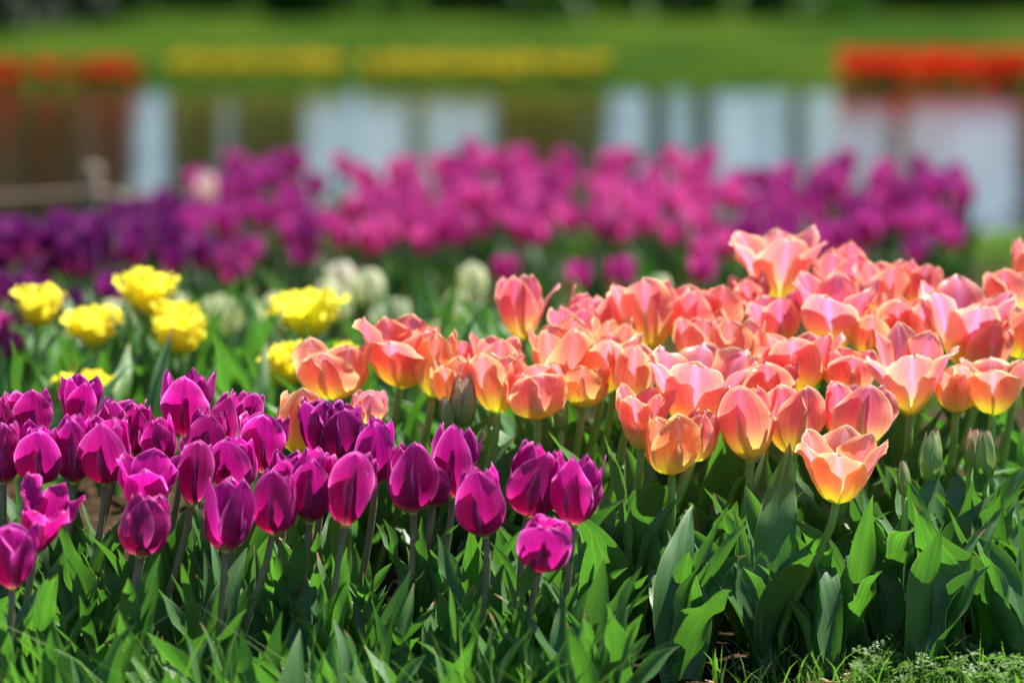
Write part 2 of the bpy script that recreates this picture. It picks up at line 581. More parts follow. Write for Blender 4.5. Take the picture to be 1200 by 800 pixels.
def make_bloom(parent, origin, axis, H, W, prof, mat, rs, tint=(1, 1, 1, 1), face=None, nv=15, nu=11, double=False, ruffle=1.0, drop=None, point=None, whole=False):
    """bloom (pistil and receptacle) with petal sub-parts; ORIGIN relative to the parent"""
    L = H * 1.18
    face = rs.uniform(-0.35, 0.35) if face is None else R(face)
    spec = []
    hwf = {'c': 0.33, 'u': 0.335, 'o': 0.335, 'w': 0.33, 'b': 0.2}[prof]
    pt = {'c': 0.62, 'u': 0.36, 'o': 0.28, 'w': 0.25, 'b': 0.9}[prof] if point is None else point
    k0 = -math.pi / 2 + face
    rings = [(3, 0.0, 1.0, 1.0, 0), (3, math.pi / 3, 0.9, 0.98, 4)]
    if double:
        rings = [(4, 0.0, 1.0, 0.92, -6), (5, 0.5, 0.85, 0.97, 2), (5, 0.2, 0.62, 0.98, 8), (4, 0.7, 0.36, 0.92, 14)]
    rf = {'c': 0.0011, 'u': 0.0016, 'o': 0.0022, 'w': 0.0034, 'b': 0.0003}[prof] * ruffle * (H / 0.065)
    for ri, (n, off, rsc, lsc, dth) in enumerate(rings):
        for k in range(n):
            a = k0 + off + 2 * math.pi * k / n + rs.uniform(-.12, .12)
            jit = rs.uniform(-5, 5) if prof in 'uow' else rs.uniform(-2.5, 2.5)
            p = prof
            if drop and ri * 3 + k in drop:
                p, jit = 'w', 0
            P, uv = petal(rs, L * lsc * rs.uniform(.93, 1.04), L * hwf * rs.uniform(.92, 1.08) * (0.8 if double else 1),
                          p, nv, nu, kc=rs.uniform(1.0, 1.25) if prof in 'cb' else rs.uniform(1.1, 1.5),
                          ruffle=rf * rs.uniform(.6, 1.5) * (2.6 if double else 1), curl=rs.choice([0, 0, .4, 1.0]) * 0.004 * (H / 0.065) * (0 if prof == 'b' else 1),
                          point=min(1, max(0, pt + rs.uniform(-.2, .2))), rscale=rsc, dth=dth + jit, twist=rs.uniform(-.04, .04))
            spec.append((rotz(P, a), uv))
    allp = np.concatenate([p for p, _ in spec])
    wid = np.percentile(allp[:, 0], 99) - np.percentile(allp[:, 0], 1)
    hgt = allp[:, 2].max()
    sx, sz = W / wid, H / hgt
    q = Vector((0, 0, 1)).rotation_difference(Vector(axis).normalized()).to_matrix()
    Mx = np.array(q)
    off = np.array(origin)

    def tr(P):
        P = P * np.array([sx, sx, sz])
        return P @ Mx.T + off

    # receptacle + pistil: one lathe
    prof_r = [(0.0006, -0.004), (0.0036, -0.002), (0.0042, 0.001), (0.0030, 0.004), (0.0030, 0.014), (0.0036, 0.020), (0.0044, 0.023), (0.001, 0.025)]
    n = 8
    V = np.array([(r_ * math.cos(2 * math.pi * i / n), r_ * math.sin(2 * math.pi * i / n), z_) for r_, z_ in prof_r for i in range(n)]) * (H / 0.07)
    F = [(j * n + i, j * n + (i + 1) % n, (j + 1) * n + (i + 1) % n, (j + 1) * n + i) for j in range(len(prof_r) - 1) for i in range(n)]
    bl = link('bloom', mesh_from('bloom', V @ Mx.T + off, F, M['pistil']), parent)
    fc = grid_faces(nv, nu)
    if whole:
        bpy.data.objects.remove(bl)
        Vs, Fs = np.concatenate([tr(P) for P, _ in spec]), [tuple(i + k * nv * nu for i in f) for k in range(len(spec)) for f in fc]
        bl = link('bloom', mesh_from('bloom', Vs, Fs, mat, np.concatenate([q_ for _, q_ in spec])), parent)
        bl.color = tint
        return bl
    for P, uv in spec:
        o = link('petal', mesh_from('petal', tr(P), fc, mat, uv), bl)
        o.color = (*[min(1.3, c * rs.uniform(.95, 1.05)) for c in tint[:3]], 1)
    return bl


def leaf_grid(rs, L, W, e0, bend, fold=0.9, ruffle=0.006, twist=0.3, nv=17, nu=7, freq=None):
    fine = np.linspace(0, 1, 60)
    t = np.radians(e0 - bend * (fine ** 1.5))
    r = np.concatenate([[0], np.cumsum(np.cos(t) * L / 59)[:-1]])
    z = np.concatenate([[0], np.cumsum(np.sin(t) * L / 59)[:-1]])
    v = np.linspace(0, 1, nv)
    rv, zv, av = np.interp(v, fine, r), np.interp(v, fine, z), np.interp(v, fine, t)
    w = 0.5 * W * (0.42 + 0.58 * np.sin(np.pi / 2 * np.clip(v / 0.42, 0, 1))) * (1 - np.clip((v - .3) / .7, 0, 1) ** 1.9) ** 0.95
    w = np.maximum(w, 0.0004)
    u = np.linspace(-1, 1, nu)
    U, Vv = np.meshgrid(u, v)
    half = (1.25 - fold * 0.9 * np.clip(v * 1.6, 0, 1))[:, None]      # half fold angle: tight at the base
    half = np.maximum(half, 0.18) + 0.25 * np.clip((Vv - .75) * 4, 0, 1)
    a = U * half
    lat = w[:, None] * np.sin(a) / half
    up = w[:, None] * (1 - np.cos(a)) / half
    ph1, ph2 = rs.uniform(0, 6.28), rs.uniform(0, 6.28)
    fr = freq or rs.uniform(1.2, 2.6)
    side = np.where(U > 0, ph1, ph2)
    ruf = ruffle * np.abs(U) ** 1.6 * np.sin(2 * np.pi * fr * Vv + side) * np.sin(np.pi * np.clip(Vv, 0, 1)) ** .6
    ruf += 0.35 * ruffle * np.sin(2 * np.pi * 1.1 * Vv + ph1) * Vv
    d = up + ruf
    tw = twist * Vv ** 1.3
    l2 = lat * np.cos(tw) - d * np.sin(tw)
    d2 = lat * np.sin(tw) + d * np.cos(tw)
    X = rv[:, None] - np.sin(av)[:, None] * d2
    Z = zv[:, None] + np.cos(av)[:, None] * d2
    Y = l2 + rs.uniform(-.12, .12) * L * Vv ** 2
    P = np.stack([X, Y, Z], -1).reshape(-1, 3)
    uv = np.stack([(U + 1) / 2, Vv], -1).reshape(-1, 2)
    return P, uv


def make_leaf(parent, origin, az, L, W, e0, bend, rs, mat=None, nv=17, nu=7, **kw):
    P, uv = leaf_grid(rs, L, W, e0, bend, nv=nv, nu=nu, **kw)
    P = rotz(P, az) + np.array(origin)
    return link('leaf', mesh_from('leaf', P, grid_faces(nv, nu), mat or M['leaf'], uv), parent)


def make_stem(parent, top, axis, rad, mat, rs, sides=7, rings=9):
    top = Vector(top)
    ax = Vector(axis).normalized()
    S = top.length
    p0, p3 = Vector((0, 0, -0.01)), top
    p1 = Vector((rs.uniform(-.06, .06) * S, rs.uniform(-.06, .06) * S, S * 0.35))
    p2 = top - ax * S * 0.35
    pts, rr = [], []
    for i in range(rings):
        t = i / (rings - 1)
        pts.append(p0 * (1 - t) ** 3 + p1 * 3 * t * (1 - t) ** 2 + p2 * 3 * t * t * (1 - t) + p3 * t ** 3)
        rr.append(rad * (1.18 - 0.22 * t))
    V, F = tube(pts, rr, sides)
    return link('stem', mesh_from('stem', V, F, mat), parent)


# ------------------------------------------------------------------ setting
def build_ground():
    xs = sorted(set([round(-0.66 + 0.013 * i, 4) for i in range(102)] + [-80, -55, -35, -22, -15, -10, -7, -5, -3.6, -2.6, -2, -1.5, -1.15, -.9, -.75, .75, .9, 1.15, 1.5, 2, 2.6, 3.6, 5, 7, 10, 15, 22, 35, 55, 80]))
    ys = [-6, -3, -1, 0, 1, 1.8, 2.3] + [2.55 + 0.016 * i for i in range(95)] + [4.15 + 0.12 * i for i in range(140)]
    y = ys[-1]
    while y < 260:
        y *= 1.05
        ys.append(y)
    V, lw = [], []
    for y in ys:
        for x in xs:
            z = ground(x, y)
            if y < 5.5:
                z += 0.006 * noise.noise(Vector((x * 22, y * 22, 0))) + 0.005 * noise.noise(Vector((x * 60, y * 60, 3)))
            V.append((x, y, z))
            px = 600 + x / max(y, .5) * FPX
            lawn = 1.0
            if 2.9 < y < 4.9:
                lawn = 0.0
            if 2.9 < y < 3.27 and px > 1000:
                lawn = 0.85
            if 5.2 < y < 9.0 and abs(x) < 1.1:
                lawn = 0.25
            if POND0 - 0.05 < y < POND1 - 0.1:
                lawn = 0.0
            lw.append(lawn)
    F = grid_faces(len(ys), len(xs))
    me = mesh_from('ground', V, F, ground_mat())
    a = me.attributes.new("lawn", 'FLOAT', 'POINT')
    a.data.foreach_set("value", lw)
    o = link('ground', me)
    o['kind'] = 'structure'
    # pond water
    V = [(-70, POND0, WATER_Z), (70, POND0, WATER_Z), (70, POND1 + .6, WATER_Z), (-70, POND1 + .6, WATER_Z)]
    o = link('water', mesh_from('water', V, [(0, 1, 2, 3)], water_mat(), smooth=False))
    o['kind'] = 'structure'
    # pale stone edging of the pond: one long kerb with a rounded top
    prof_k = [(POND0 - 0.16, -0.30), (POND0 - 0.16, -0.155), (POND0 - 0.145, -0.142), (POND0 + 0.035, -0.142), (POND0 + 0.05, -0.155), (POND0 + 0.05, -0.5)]
    V, F = [], []
    nx = 60
    for i in range(nx + 1):
        x = -12 + 24 * i / nx
        for (yy, zz) in prof_k:
            V.append((x, yy + 0.012 * noise.noise(Vector((x * 3, zz * 9, 1))), zz + 0.006 * noise.noise(Vector((x * 4, yy, 7)))))
    k = len(prof_k)
    F = [(i * k + j, i * k + j + 1, (i + 1) * k + j + 1, (i + 1) * k + j) for i in range(nx) for j in range(k - 1)]
    o = link('kerb', mesh_from('kerb', V, F, M['stone'], smooth=False))
    o['kind'] = 'structure'


build_ground()


def blades(name, n, place, mat, hmin, hmax, w, rs, lean=0.5):
    """one mesh of grass blades, each a bent, tapering strip"""
    V, F = [], []
    for _ in range(n):
        x, y = place(rs)
        z = ground(x, y) - 0.004
        h = rs.uniform(hmin, hmax)
        a = rs.uniform(0, 6.28)
        ln = rs.uniform(.1, lean) * h
        ww = w * rs.uniform(.6, 1.2)
        fa = rs.uniform(0, 3.14)
        dx, dy = math.cos(fa) * ww, math.sin(fa) * ww
        i = len(V)
        for t, k in ((0, 1), (.35, .95), (.7, .65), (1, .05)):
            cx, cy, cz = x + math.cos(a) * ln * t * t, y + math.sin(a) * ln * t * t, z + h * (t - .18 * t * t)
            V.append((cx - dx * k, cy - dy * k, cz))
            V.append((cx + dx * k, cy + dy * k, cz))
        for j in range(3):
            F.append((i + 2 * j, i + 2 * j + 1, i + 2 * j + 3, i + 2 * j + 2))
    o = link(name, mesh_from(name, V, F, mat))
    o['kind'] = 'stuff'
    return o


# ------------------------------------------------------------------ trees beyond the pond (mirrored in the water)
def leaf_cloud(rs, n, pick, size, mat, name, parent):
    V, F = [], []
    for _ in range(n):
        p = pick(rs)
        s = size * rs.uniform(.6, 1.4)
        a = Vector((rs.gauss(0, 1), rs.gauss(0, 1), rs.gauss(0, 1))).normalized()
        b = a.cross(Vector((rs.gauss(0, 1), rs.gauss(0, 1), rs.gauss(0, 1)))).normalized()
        i = len(V)
        V += [p - a * s, p + b * s * .55, p + a * s, p - b * s * .55]
        F.append((i, i + 1, i + 2, i + 3))
    return link(name, mesh_from(name, V, F, mat, smooth=False), parent)


def tree(px, D, trunk_r, h, label, rs, crown_r=2.2, crown_lo=2.6):
    x = (px - 600) / FPX * D
    base = Vector((x, D, ground(x, D)))
    t = thing('tree', label, 'tree', base, 'trees beyond the pond')
    pts = [Vector((rs.uniform(-.05, .05) * i * .6, rs.uniform(-.05, .05) * i * .6, -0.1 + h * .75 * i / 6)) for i in range(7)]
    V, F = tube(pts, [trunk_r * (1.5 if i == 0 else 1.05 - .12 * i) for i in range(7)], 10)
    for _ in range(6):
        k = rs.randint(3, 5)
        a = rs.uniform(0, 6.28)
        p = pts[k]
        q = p + Vector((math.cos(a) * crown_r * .7, math.sin(a) * crown_r * .7, rs.uniform(.6, 1.6)))
        v2, f2 = tube([p, p.lerp(q, .5) + Vector((0, 0, -.12)), q], [trunk_r * .4, trunk_r * .28, trunk_r * .1], 6)
        n0 = len(V)
        V += v2
        F += [tuple(i + n0 for i in f) for f in f2]
    link('trunk', mesh_from('trunk', V, F, M['bark']), t)
    cl = [(Vector((rs.gauss(0, crown_r * .5), rs.gauss(0, crown_r * .5), rs.uniform(crown_lo + .6, h))), rs.uniform(.5, .95) * crown_r * .5) for _ in range(13)]

    def pick(r_):
        c, s = r_.choice(cl)
        d = Vector((r_.gauss(0, 1), r_.gauss(0, 1), r_.gauss(0, .75)))
        return c + d.normalized() * s * r_.uniform(.4, 1.0) ** .6
    leaf_cloud(rs, 1500, pick, 0.16, M['tree_leaf'], 'crown', t)


def conifer(px, D, rad, h, label, rs):
    x = (px - 600) / FPX * D
    base = Vector((x, D, ground(x, D)))
    t = thing('conifer', label, 'tree', base, 'dark conifers beyond the pond')
    V, F = tube([Vector((0, 0, -.1)), Vector((0, 0, h * .5)), Vector((0, 0, h))], [.16, .10, .02], 8)
    link('trunk', mesh_from('trunk', V, F, M['bark']), t)

    def pick(r_):
        f = r_.random() ** 1.5
        a = r_.uniform(0, 6.28)
        rr = rad * (1 - f) ** .7 * (.75 + .25 * math.sin(a * 5 + f * 40)) * r_.uniform(.35, 1.0)
        return Vector((math.cos(a) * rr, math.sin(a) * rr, h * f + 0.02))
    leaf_cloud(rs, 4200, pick, 0.13, M['needle'], 'crown', t)


def shrub(px, D, rad, h, label, rs):
    x = (px - 600) / FPX * D
    t = thing('shrub', label, 'shrub', Vector((x, D, ground(x, D))), 'low shrubs across the lawn')
    V, F = tube([Vector((0, 0, -.05)), Vector((.02, 0, h * .4)), Vector((0, .03, h * .75))], [.03, .02, .008], 6)
    link('stem', mesh_from('stem', V, F, M['bark']), t)

    def pick(r_):
        d = Vector((r_.gauss(0, 1), r_.gauss(0, 1), abs(r_.gauss(0, 1)))).normalized() * r_.uniform(.3, 1) ** .5
        return Vector((d.x * rad, d.y * rad, d.z * h + 0.02))
    leaf_cloud(rs, 650, pick, 0.05 + .05 * h, M['shrub_leaf'], 'foliage', t)


rt = random.Random(5)
for px, D, tr_, h, lab in (
    (205, 39, .14, 8.0, 'tree across the pond mirrored as the grey stripe right of the dark conifers'),
    (290, 43, .20, 9.0, 'slim tree across the pond, second dark stripe in the mirrored row'),
    (345, 37, .17, 7.5, 'tree across the pond mirrored as an olive stripe left of the widest pale gap'),
    (488, 46, .11, 9.5, 'thin tree across the pond faintly splitting the widest pale gap'),
    (700, 41, .16, 8.0, 'tree across the pond mirrored just right of the dark bushy conifer'),
    (768, 42, .13, 8.5, 'tree across the pond mirrored as the narrow dark line above the magenta bed'),
    (822, 40, .13, 8.0, 'tree across the pond mirrored as a dark line left of the brightest water'),
    (932, 47, .12, 9.0, 'far thin tree mirrored faintly left of the red tulip band'),
    (1052, 46, .10, 9.0, 'far thin tree mirrored faintly below the red tulip band'),
    (1215, 38, .20, 8.0, 'tree across the pond mirrored as the dark strip at the edge of the bright water'),
):
    tree(px, D, tr_, h, lab, rt)
for px, D, rad, h, lab in (
    (-60, 29, .62, 7.0, 'outermost dark conifer beyond the pond over the rope fence'),
    (40, 31, .62, 6.5, 'dark conifer beyond the pond mirrored behind the wooden fence post'),
    (112, 33, .42, 6.0, 'dark conifer beyond the pond, nearest the first pale gap'),
    (236, 44, .30, 5.5, 'narrow dark conifer mirrored among the grey stripes, left of its lighter gap'),
    (322, 46, .34, 5.0, 'narrow dark conifer mirrored at the olive end of the grey stripes'),
    (635, 34, .52, 6.5, 'lone dark conifer mirrored between the two bright stretches of water'),
):
    conifer(px, D, rad, h, lab, rt)
for i, (px, D) in enumerate(((905, 39), (945, 38.5), (975, 39.5), (30, 39), (100, 38.7), (250, 39.3), (520, 39.2), (570, 38.8), (1130, 39), (1180, 38.6))):
    shrub(px, D, rt.uniform(.22, .34), rt.uniform(.12, .2),
          'low dark green shrub on the far lawn above the ' + ('red tulip band' if px > 880 else 'yellow tulip band' if px > 400 else 'dark red tulip band'), rt)


for i in range(26):
    px = -60 + 1320 * i / 25 + rt.uniform(-22, 22)
    D = rt.uniform(33.0, 36.5)
    if any(abs(px - q) < 18 for q in (175, 420, 850)):
        continue
    shrub(px, D, rt.uniform(.18, .42), rt.uniform(.22, .75),
          'bushy shrub far across the lawn at the top edge, ' + ('over the red tulip band' if px > 960 else 'between the red and yellow bands' if px > 720 else 'over the yellow tulip band' if px > 190 else 'over the dull red band'), rt)


def tulip_strip(name, x0, x1, D0, D1, n, mat, rs, zlo, zhi, gap=-.25):
    """far tulips on the opposite bank that read as one coloured band"""
    V, F, mi = [], [], []
    for _ in range(n):
        D = rs.uniform(D0, D1)
        px = rs.uniform(x0, x1)
        if noise.noise(Vector((px * .03, D * 2, x0))) < gap:
            continue
        x = (px - 600) / FPX * D
        g0 = ground(x, D)
        zt = rs.uniform(zlo, zhi)
        r_, h = rs.uniform(.02, .03), rs.uniform(.045, .065)
        i = len(V)
        for (zz, k) in ((zt, .35), (zt + h * .4, 1), (zt + h, .7)):
            for q in range(6):
                V.append((x + r_ * k * math.cos(q * 1.0472), D + r_ * k * math.sin(q * 1.0472), zz + (.008 * (q % 2) if k == .7 else 0)))
        for j in range(2):
            for q in range(6):
                F.append((i + j * 6 + q, i + j * 6 + (q + 1) % 6, i + (j + 1) * 6 + (q + 1) % 6, i + (j + 1) * 6 + q))
                mi.append(0)
        i = len(V)
        V += [(x - .004, D, g0), (x + .004, D, g0), (x + .004, D, zt), (x - .004, D, zt)]
        F.append((i, i + 1, i + 2, i + 3))
        mi.append(1)
        for s in (-1, 1):
            i = len(V)
            V += [(x, D, g0), (x + s * .03, D - .01, g0 + .05), (x + s * .04, D - .02, zt - .02), (x + s * .01, D, g0 + .05)]
            F.append((i, i + 1, i + 2, i + 3))
            mi.append(1)
    me = mesh_from(name, V, F, mat)
    me.materials.append(M['shrub_leaf'])
    me.polygons.foreach_set("material_index", mi)
    o = link(name, me)
    o['kind'] = 'stuff'
    return o


tulip_strip('red_tulip_band', 985, 1420, 20.42, 21.2, 620, M['red_bloom'], rt, -0.20, -0.07)['label'] = 'band of bright red tulips along the far pond bank'
tulip_strip('red_tulip_band', -200, 168, 20.55, 21.2, 230, M['red_bloom'], rt, -0.20, -0.12, -.5)['label'] = 'sparser band of dull red tulips by the dark water'
tulip_strip('yellow_tulip_band', 198, 404, 20.7, 21.7, 135, M['yellow_bloom'], rt, -0.17, -0.10, -.3)['label'] = 'short band of yellow tulips on the far bank'
tulip_strip('yellow_tulip_band', 430, 712, 20.6, 21.6, 190, M['yellow_bloom'], rt, -0.17, -0.10, -.3)['label'] = 'longer band of yellow tulips on the far bank'

# ------------------------------------------------------------------ rope fence by the pond
FD = 9.05
posts = []
for px, lab in ((-300, 'wooden post of the rope fence, farthest out over the dark water'), (108, 'weathered wooden fence post standing beyond the dark violet tulips'), (520, 'wooden rope fence post hidden behind the magenta tulips')):
    x = (px - 600) / FPX * FD
    g0 = ground(x, FD)
    t = thing('fence_post', lab, 'post', (x, FD, g0), 'posts of the rope fence')
    V, F = tube([Vector((0, 0, -.1)), Vector((.001, 0, .06)), Vector((-.001, 0, .13)), Vector((0, 0, 0.062 - g0)), Vector((0, 0, 0.072 - g0))], [.023, .022, .022, .022, .017], 12)
    link('shaft', mesh_from('shaft', V, F, M['wood']), t)
    V, F = tube([Vector((0.0235 * math.cos(a), 0.0235 * math.sin(a), 0.012 - g0)) for a in np.linspace(0, 2 * math.pi, 17)], [.006] * 17, 6, cap=False)
    link('rope_loop', mesh_from('rope_loop', V, F, M['rope']), t)
    posts.append(Vector((x, FD - .03, 0.012)))
pts = []
for a, b in zip(posts[:-1], posts[1:]):
    for i in range(12):
        s = i / 12
        p = a.lerp(b, s)
        p.z -= 0.018 * 4 * s * (1 - s)
        pts.append(p)
pts.append(posts[-1])
V, F = tube(pts, [.0055] * len(pts), 8)
tag(link('rope', mesh_from('rope', V, F, M['rope'])), 'brown rope strung low between the wooden fence posts by the pond', 'rope')

# ------------------------------------------------------------------ far bed: magenta and violet tulips out of focus
GREEN_TINT = (1, 1, 1, 1)


def proto_tulip(name, kind, rs, H, W, S, prof, nleaf, LL, LW, stem, rad, nv=8, nu=6, double=False):
    root = bpy.data.objects.new(name, None)
    COL.objects.link(root)
    root.empty_display_size = .03
    ax = (rs.uniform(-.12, .12), rs.uniform(-.12, .12), 1)
    top = (rs.uniform(-.02, .02), rs.uniform(-.02, .02), S)
    make_bloom(root, top, ax, H, W, prof, M[kind], rs, nv=nv, nu=nu, double=double, whole=True)
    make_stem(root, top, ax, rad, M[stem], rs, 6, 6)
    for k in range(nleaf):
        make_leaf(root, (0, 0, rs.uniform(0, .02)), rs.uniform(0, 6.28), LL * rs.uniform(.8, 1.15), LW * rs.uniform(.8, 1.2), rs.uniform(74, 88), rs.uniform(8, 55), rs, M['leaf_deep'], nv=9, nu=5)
    return root


KIDS = {}


def kids_of(o):
    if o.name not in KIDS:
        KIDS[o.name] = [c for c in bpy.data.objects if c.parent == o]
    return KIDS[o.name]


def dup(o, parent=None, tint=None):
    c = o.copy()
    COL.objects.link(c)
    if parent is not None:
        c.parent = parent
    if tint is not None and o.name.startswith('bloom'):
        c.color = tint
    for ch in kids_of(o):
        dup(ch, c, tint)
    return c


rf_ = random.Random(21)


def scatter(protos, spots, cat, name):
    """each spot: (x, y, zbloom offset scale, tint, label, group); first uses move the prototypes themselves"""
    used = set()
    roots = []
    plan = []
    for i, s in enumerate(spots):
        plan.append((protos[i % len(protos)], s))
    for p, s in reversed(plan):          # copies first, prototype last (so copies keep clean data)
        x, y, sc, tint, lab, grp, rot = s
        first = plan.index((p, s)) < len(protos)
        o = p if first else dup(p, None, tint)
        if first:
            for b in kids_of(p):
                b.color = tint
        o.location = (x, y, ground(x, y))
        o.rotation_euler = (rf_.uniform(-.08, .08), rf_.uniform(-.08, .08), rot)
        o.scale = (sc[0], sc[0], sc[1])
        tag(o, lab, cat, grp)
        roots.append(o)
    return roots


protos = [proto_tulip('magenta_tulip', 'magenta', rf_, .056, .046, .135, rf_.choice('cuu'), 4, .13, .022, 'stem_far', .003) for _ in range(7)]
spots = []
# main bed
n = 0
tries = 0
while n < 238:
    tries += 1
    D = 6.5 + 2.2 * (rf_.random() ** .85)
    lo = 205 + 40 * max(0, 6.9 - D) + 130 * max(0, D - 8.0)
    px = rf_.uniform(lo, 1140 - 40 * max(0, 7.0 - D) - 30 * max(0, D - 8.4))
    if D < 7.0 and rf_.random() < .35:
        continue
    x = (px - 600) / FPX * D
    if any((x - q[0]) ** 2 + (D - q[1]) ** 2 < max(.05, .088 - tries * .00002) ** 2 for q in spots):
        continue
    k = rf_.random()
    if px > 860:
        tint = (.66 + .38 * k, .5 + .6 * k, .78 + .32 * k, 1)
        lab, grp = 'blurred purple tulip in the far bed before the bright water', 'purple tulips at the bright water end of the far bed'
    elif px > 380:
        tint = (.85 + .45 * k, .6 + 1.3 * k, .82 + .40 * k, 1)
        lab, grp = 'blurred pink magenta tulip in the dense middle of the far bed', 'pink magenta tulips in the middle of the far bed'
    else:
        tint = (.62 + .3 * k, .5 + .3 * k, .78 + .2 * k, 1)
        lab, grp = 'blurred magenta tulip in the far bed below the grey mirrored stripes', 'magenta tulips below the grey mirrored stripes'
    spots.append((x, D, (rf_.uniform(.9, 1.12), rf_.uniform(.84, 1.16) + .16 * math.exp(-((px - 640) / 200) ** 2)), tint, lab, grp, rf_.uniform(0, 6.28)))
    n += 1
# dark violet end, nearer
n = 0
while n < 62:
    D = rf_.uniform(5.4, 7.3)
    px = rf_.uniform(-60 + 250 * max(0, D - 6.4), 60 + 175 * min(1, (D - 5.2) / 0.9))
    x = (px - 600) / FPX * D
    if any((x - q[0]) ** 2 + (D - q[1]) ** 2 < .036 ** 2 for q in spots):
        continue
    k = rf_.random()
    tint = (.26 + .16 * k, .2 + .2 * k, .42 + .2 * k, 1)
    spots.append((x, D, (rf_.uniform(.85, 1.05), rf_.uniform(.95, 1.2)), tint, 'blurred dark violet tulip beside the rope fence end of the far bed', 'dark violet tulips near the rope fence', rf_.uniform(0, 6.28)))
    n += 1
n = 0
while n < 20:
    D = rf_.uniform(5.0, 5.6)
    px = rf_.uniform(-60, 150)
    x = (px - 600) / FPX * D
    if any((x - q[0]) ** 2 + (D - q[1]) ** 2 < .034 ** 2 for q in spots):
        continue
    k = rf_.random()
    spots.append((x, D, (rf_.uniform(.85, 1.0), rf_.uniform(.72, .92)), (.28 + .16 * k, .2 + .2 * k, .42 + .2 * k, 1), 'blurred dark violet tulip right behind the row of yellow tulips', 'dark violet tulips behind the yellow ones', rf_.uniform(0, 6.28)))
    n += 1
# single ones that stand apart below the mass
for px, D, sc, lab in (
    (725, 5.75, .84, 'lone pink magenta tulip standing low before the far bed, right of the white tulips'),
    (580, 5.9, .86, 'low pink magenta tulip hanging just under the far mass, above the white tulips'),
    (270, 6.0, .86, 'dim low magenta tulip among the stems below the far bed'),
    (820, 5.8, .86, 'low purple tulip in front of the far bed above the salmon tulips'),
    (680, 5.7, .8, 'dim pinkish tulip among dark stems beside the lone low magenta one'),
    (990, 6.1, .9, 'purple tulip hanging low at the bright water end of the far bed'),
):
    x = (px - 600) / FPX * D
    spots.append((x, D, (.95, sc), (.95, .9, .9, 1), lab, None, rf_.uniform(0, 6.28)))
for s in scatter(protos, spots, 'tulip', 'magenta_tulip'):
    if s.get('group') is None and 'group' in s:
        del s['group']

# pale tulip inside the far bed and whitish ones by the fence
wp = [proto_tulip('white_tulip', 'white', rf_, .056, .042, .13, 'c', 3, .12, .024, 'stem', .003) for _ in range(4)]
ws = []
for px, D, sx, sy, tint, lab, grp in (
    (258, 7.4, 1.1, 1.35, (1.1, .85, 1.05, 1), 'pale pink white tulip standing out of the magenta far bed', None),
    (86, 5.7, .8, .95, (.85, .9, .75, 1), 'small whitish tulip among the dark violet tulips', None),
    (140, 7.2, .8, 1.2, (.6, .8, .45, 1), 'pale green tulip bud right beside the wooden fence post', None),
    (156, 6.8, .8, 1.0, (.6, .8, .45, 1), 'lower pale green tulip bud, second from the wooden fence post', None),
    (386, 5.15, 1.15, 1.0, (1.0, .93, 1.0, 1), 'white tulip flushed with pink, topmost left of the white group', None),
    (375, 5.0, .9, .93, (1, 1, .85, 1), 'cream tulip tucked beneath the pink flushed white one', None),
    (431, 5.05, 1.15, .98, (1, 1, .9, 1), 'round creamy tulip standing above the open yellow one', None),
    (412, 4.95, .95, .86, (.95, 1, .85, 1), 'smaller cream tulip touching the round creamy one', None),
    (455, 4.85, .75, .78, (.9, .95, .85, 1), 'small dim white tulip right of the round creamy pair', None),
    (483, 4.9, .85, .82, (.9, .95, .85, 1), 'greyish white tulip above the large ruffled salmon one', None),
    (518, 4.95, .95, .86, (1, 1, .88, 1), 'round greenish white tulip just left of the tallest white one', None),
    (551, 5.1, 1.1, 1.02, (1, 1, .85, 1), 'tall slender cream white tulip standing clear of the white group', None),
    (497, 4.7, .7, .68, (1, .85, .9, 1), 'tiny pinkish white tulip behind the large ruffled salmon one', None),
    (775, 5.1, .8, .92, (.9, 1, .8, 1), 'faint greenish white tulip above the big salmon one with spread petals', None),
):
    x = (px - 600) / FPX * D
    ws.append((x, D, (sx * .78, sy * .97), tint, lab, grp, rf_.uniform(0, 6.28)))
for px, D in ((125, 4.75), (145, 4.9), (222, 4.8), (240, 4.85), (262, 4.9), (283, 4.8), (300, 4.95), (318, 4.85), (268, 4.7), (160, 4.8), (335, 4.9)):
    x = (px - 600) / FPX * D
    ws.append((x, D, (rf_.uniform(.65, .8), rf_.uniform(.76, .88)), (.9, .95, .75, 1), 'small dim whitish tulip in the low row behind the yellow tulips', 'dim whitish tulips behind the yellow ones', rf_.uniform(0, 6.28)))
for s in scatter(wp, ws, 'tulip', 'white_tulip'):
    if s.get('group') is None and 'group' in s:
        del s['group']

blades('lawn_grass', 9000, lambda r_: (r_.uniform(-1.6, 1.6), r_.uniform(8.0, 9.45)), M['grass'], .015, .035, .0022, random.Random(3), .8)['label'] = 'short lawn grass between the far bed and the pond'


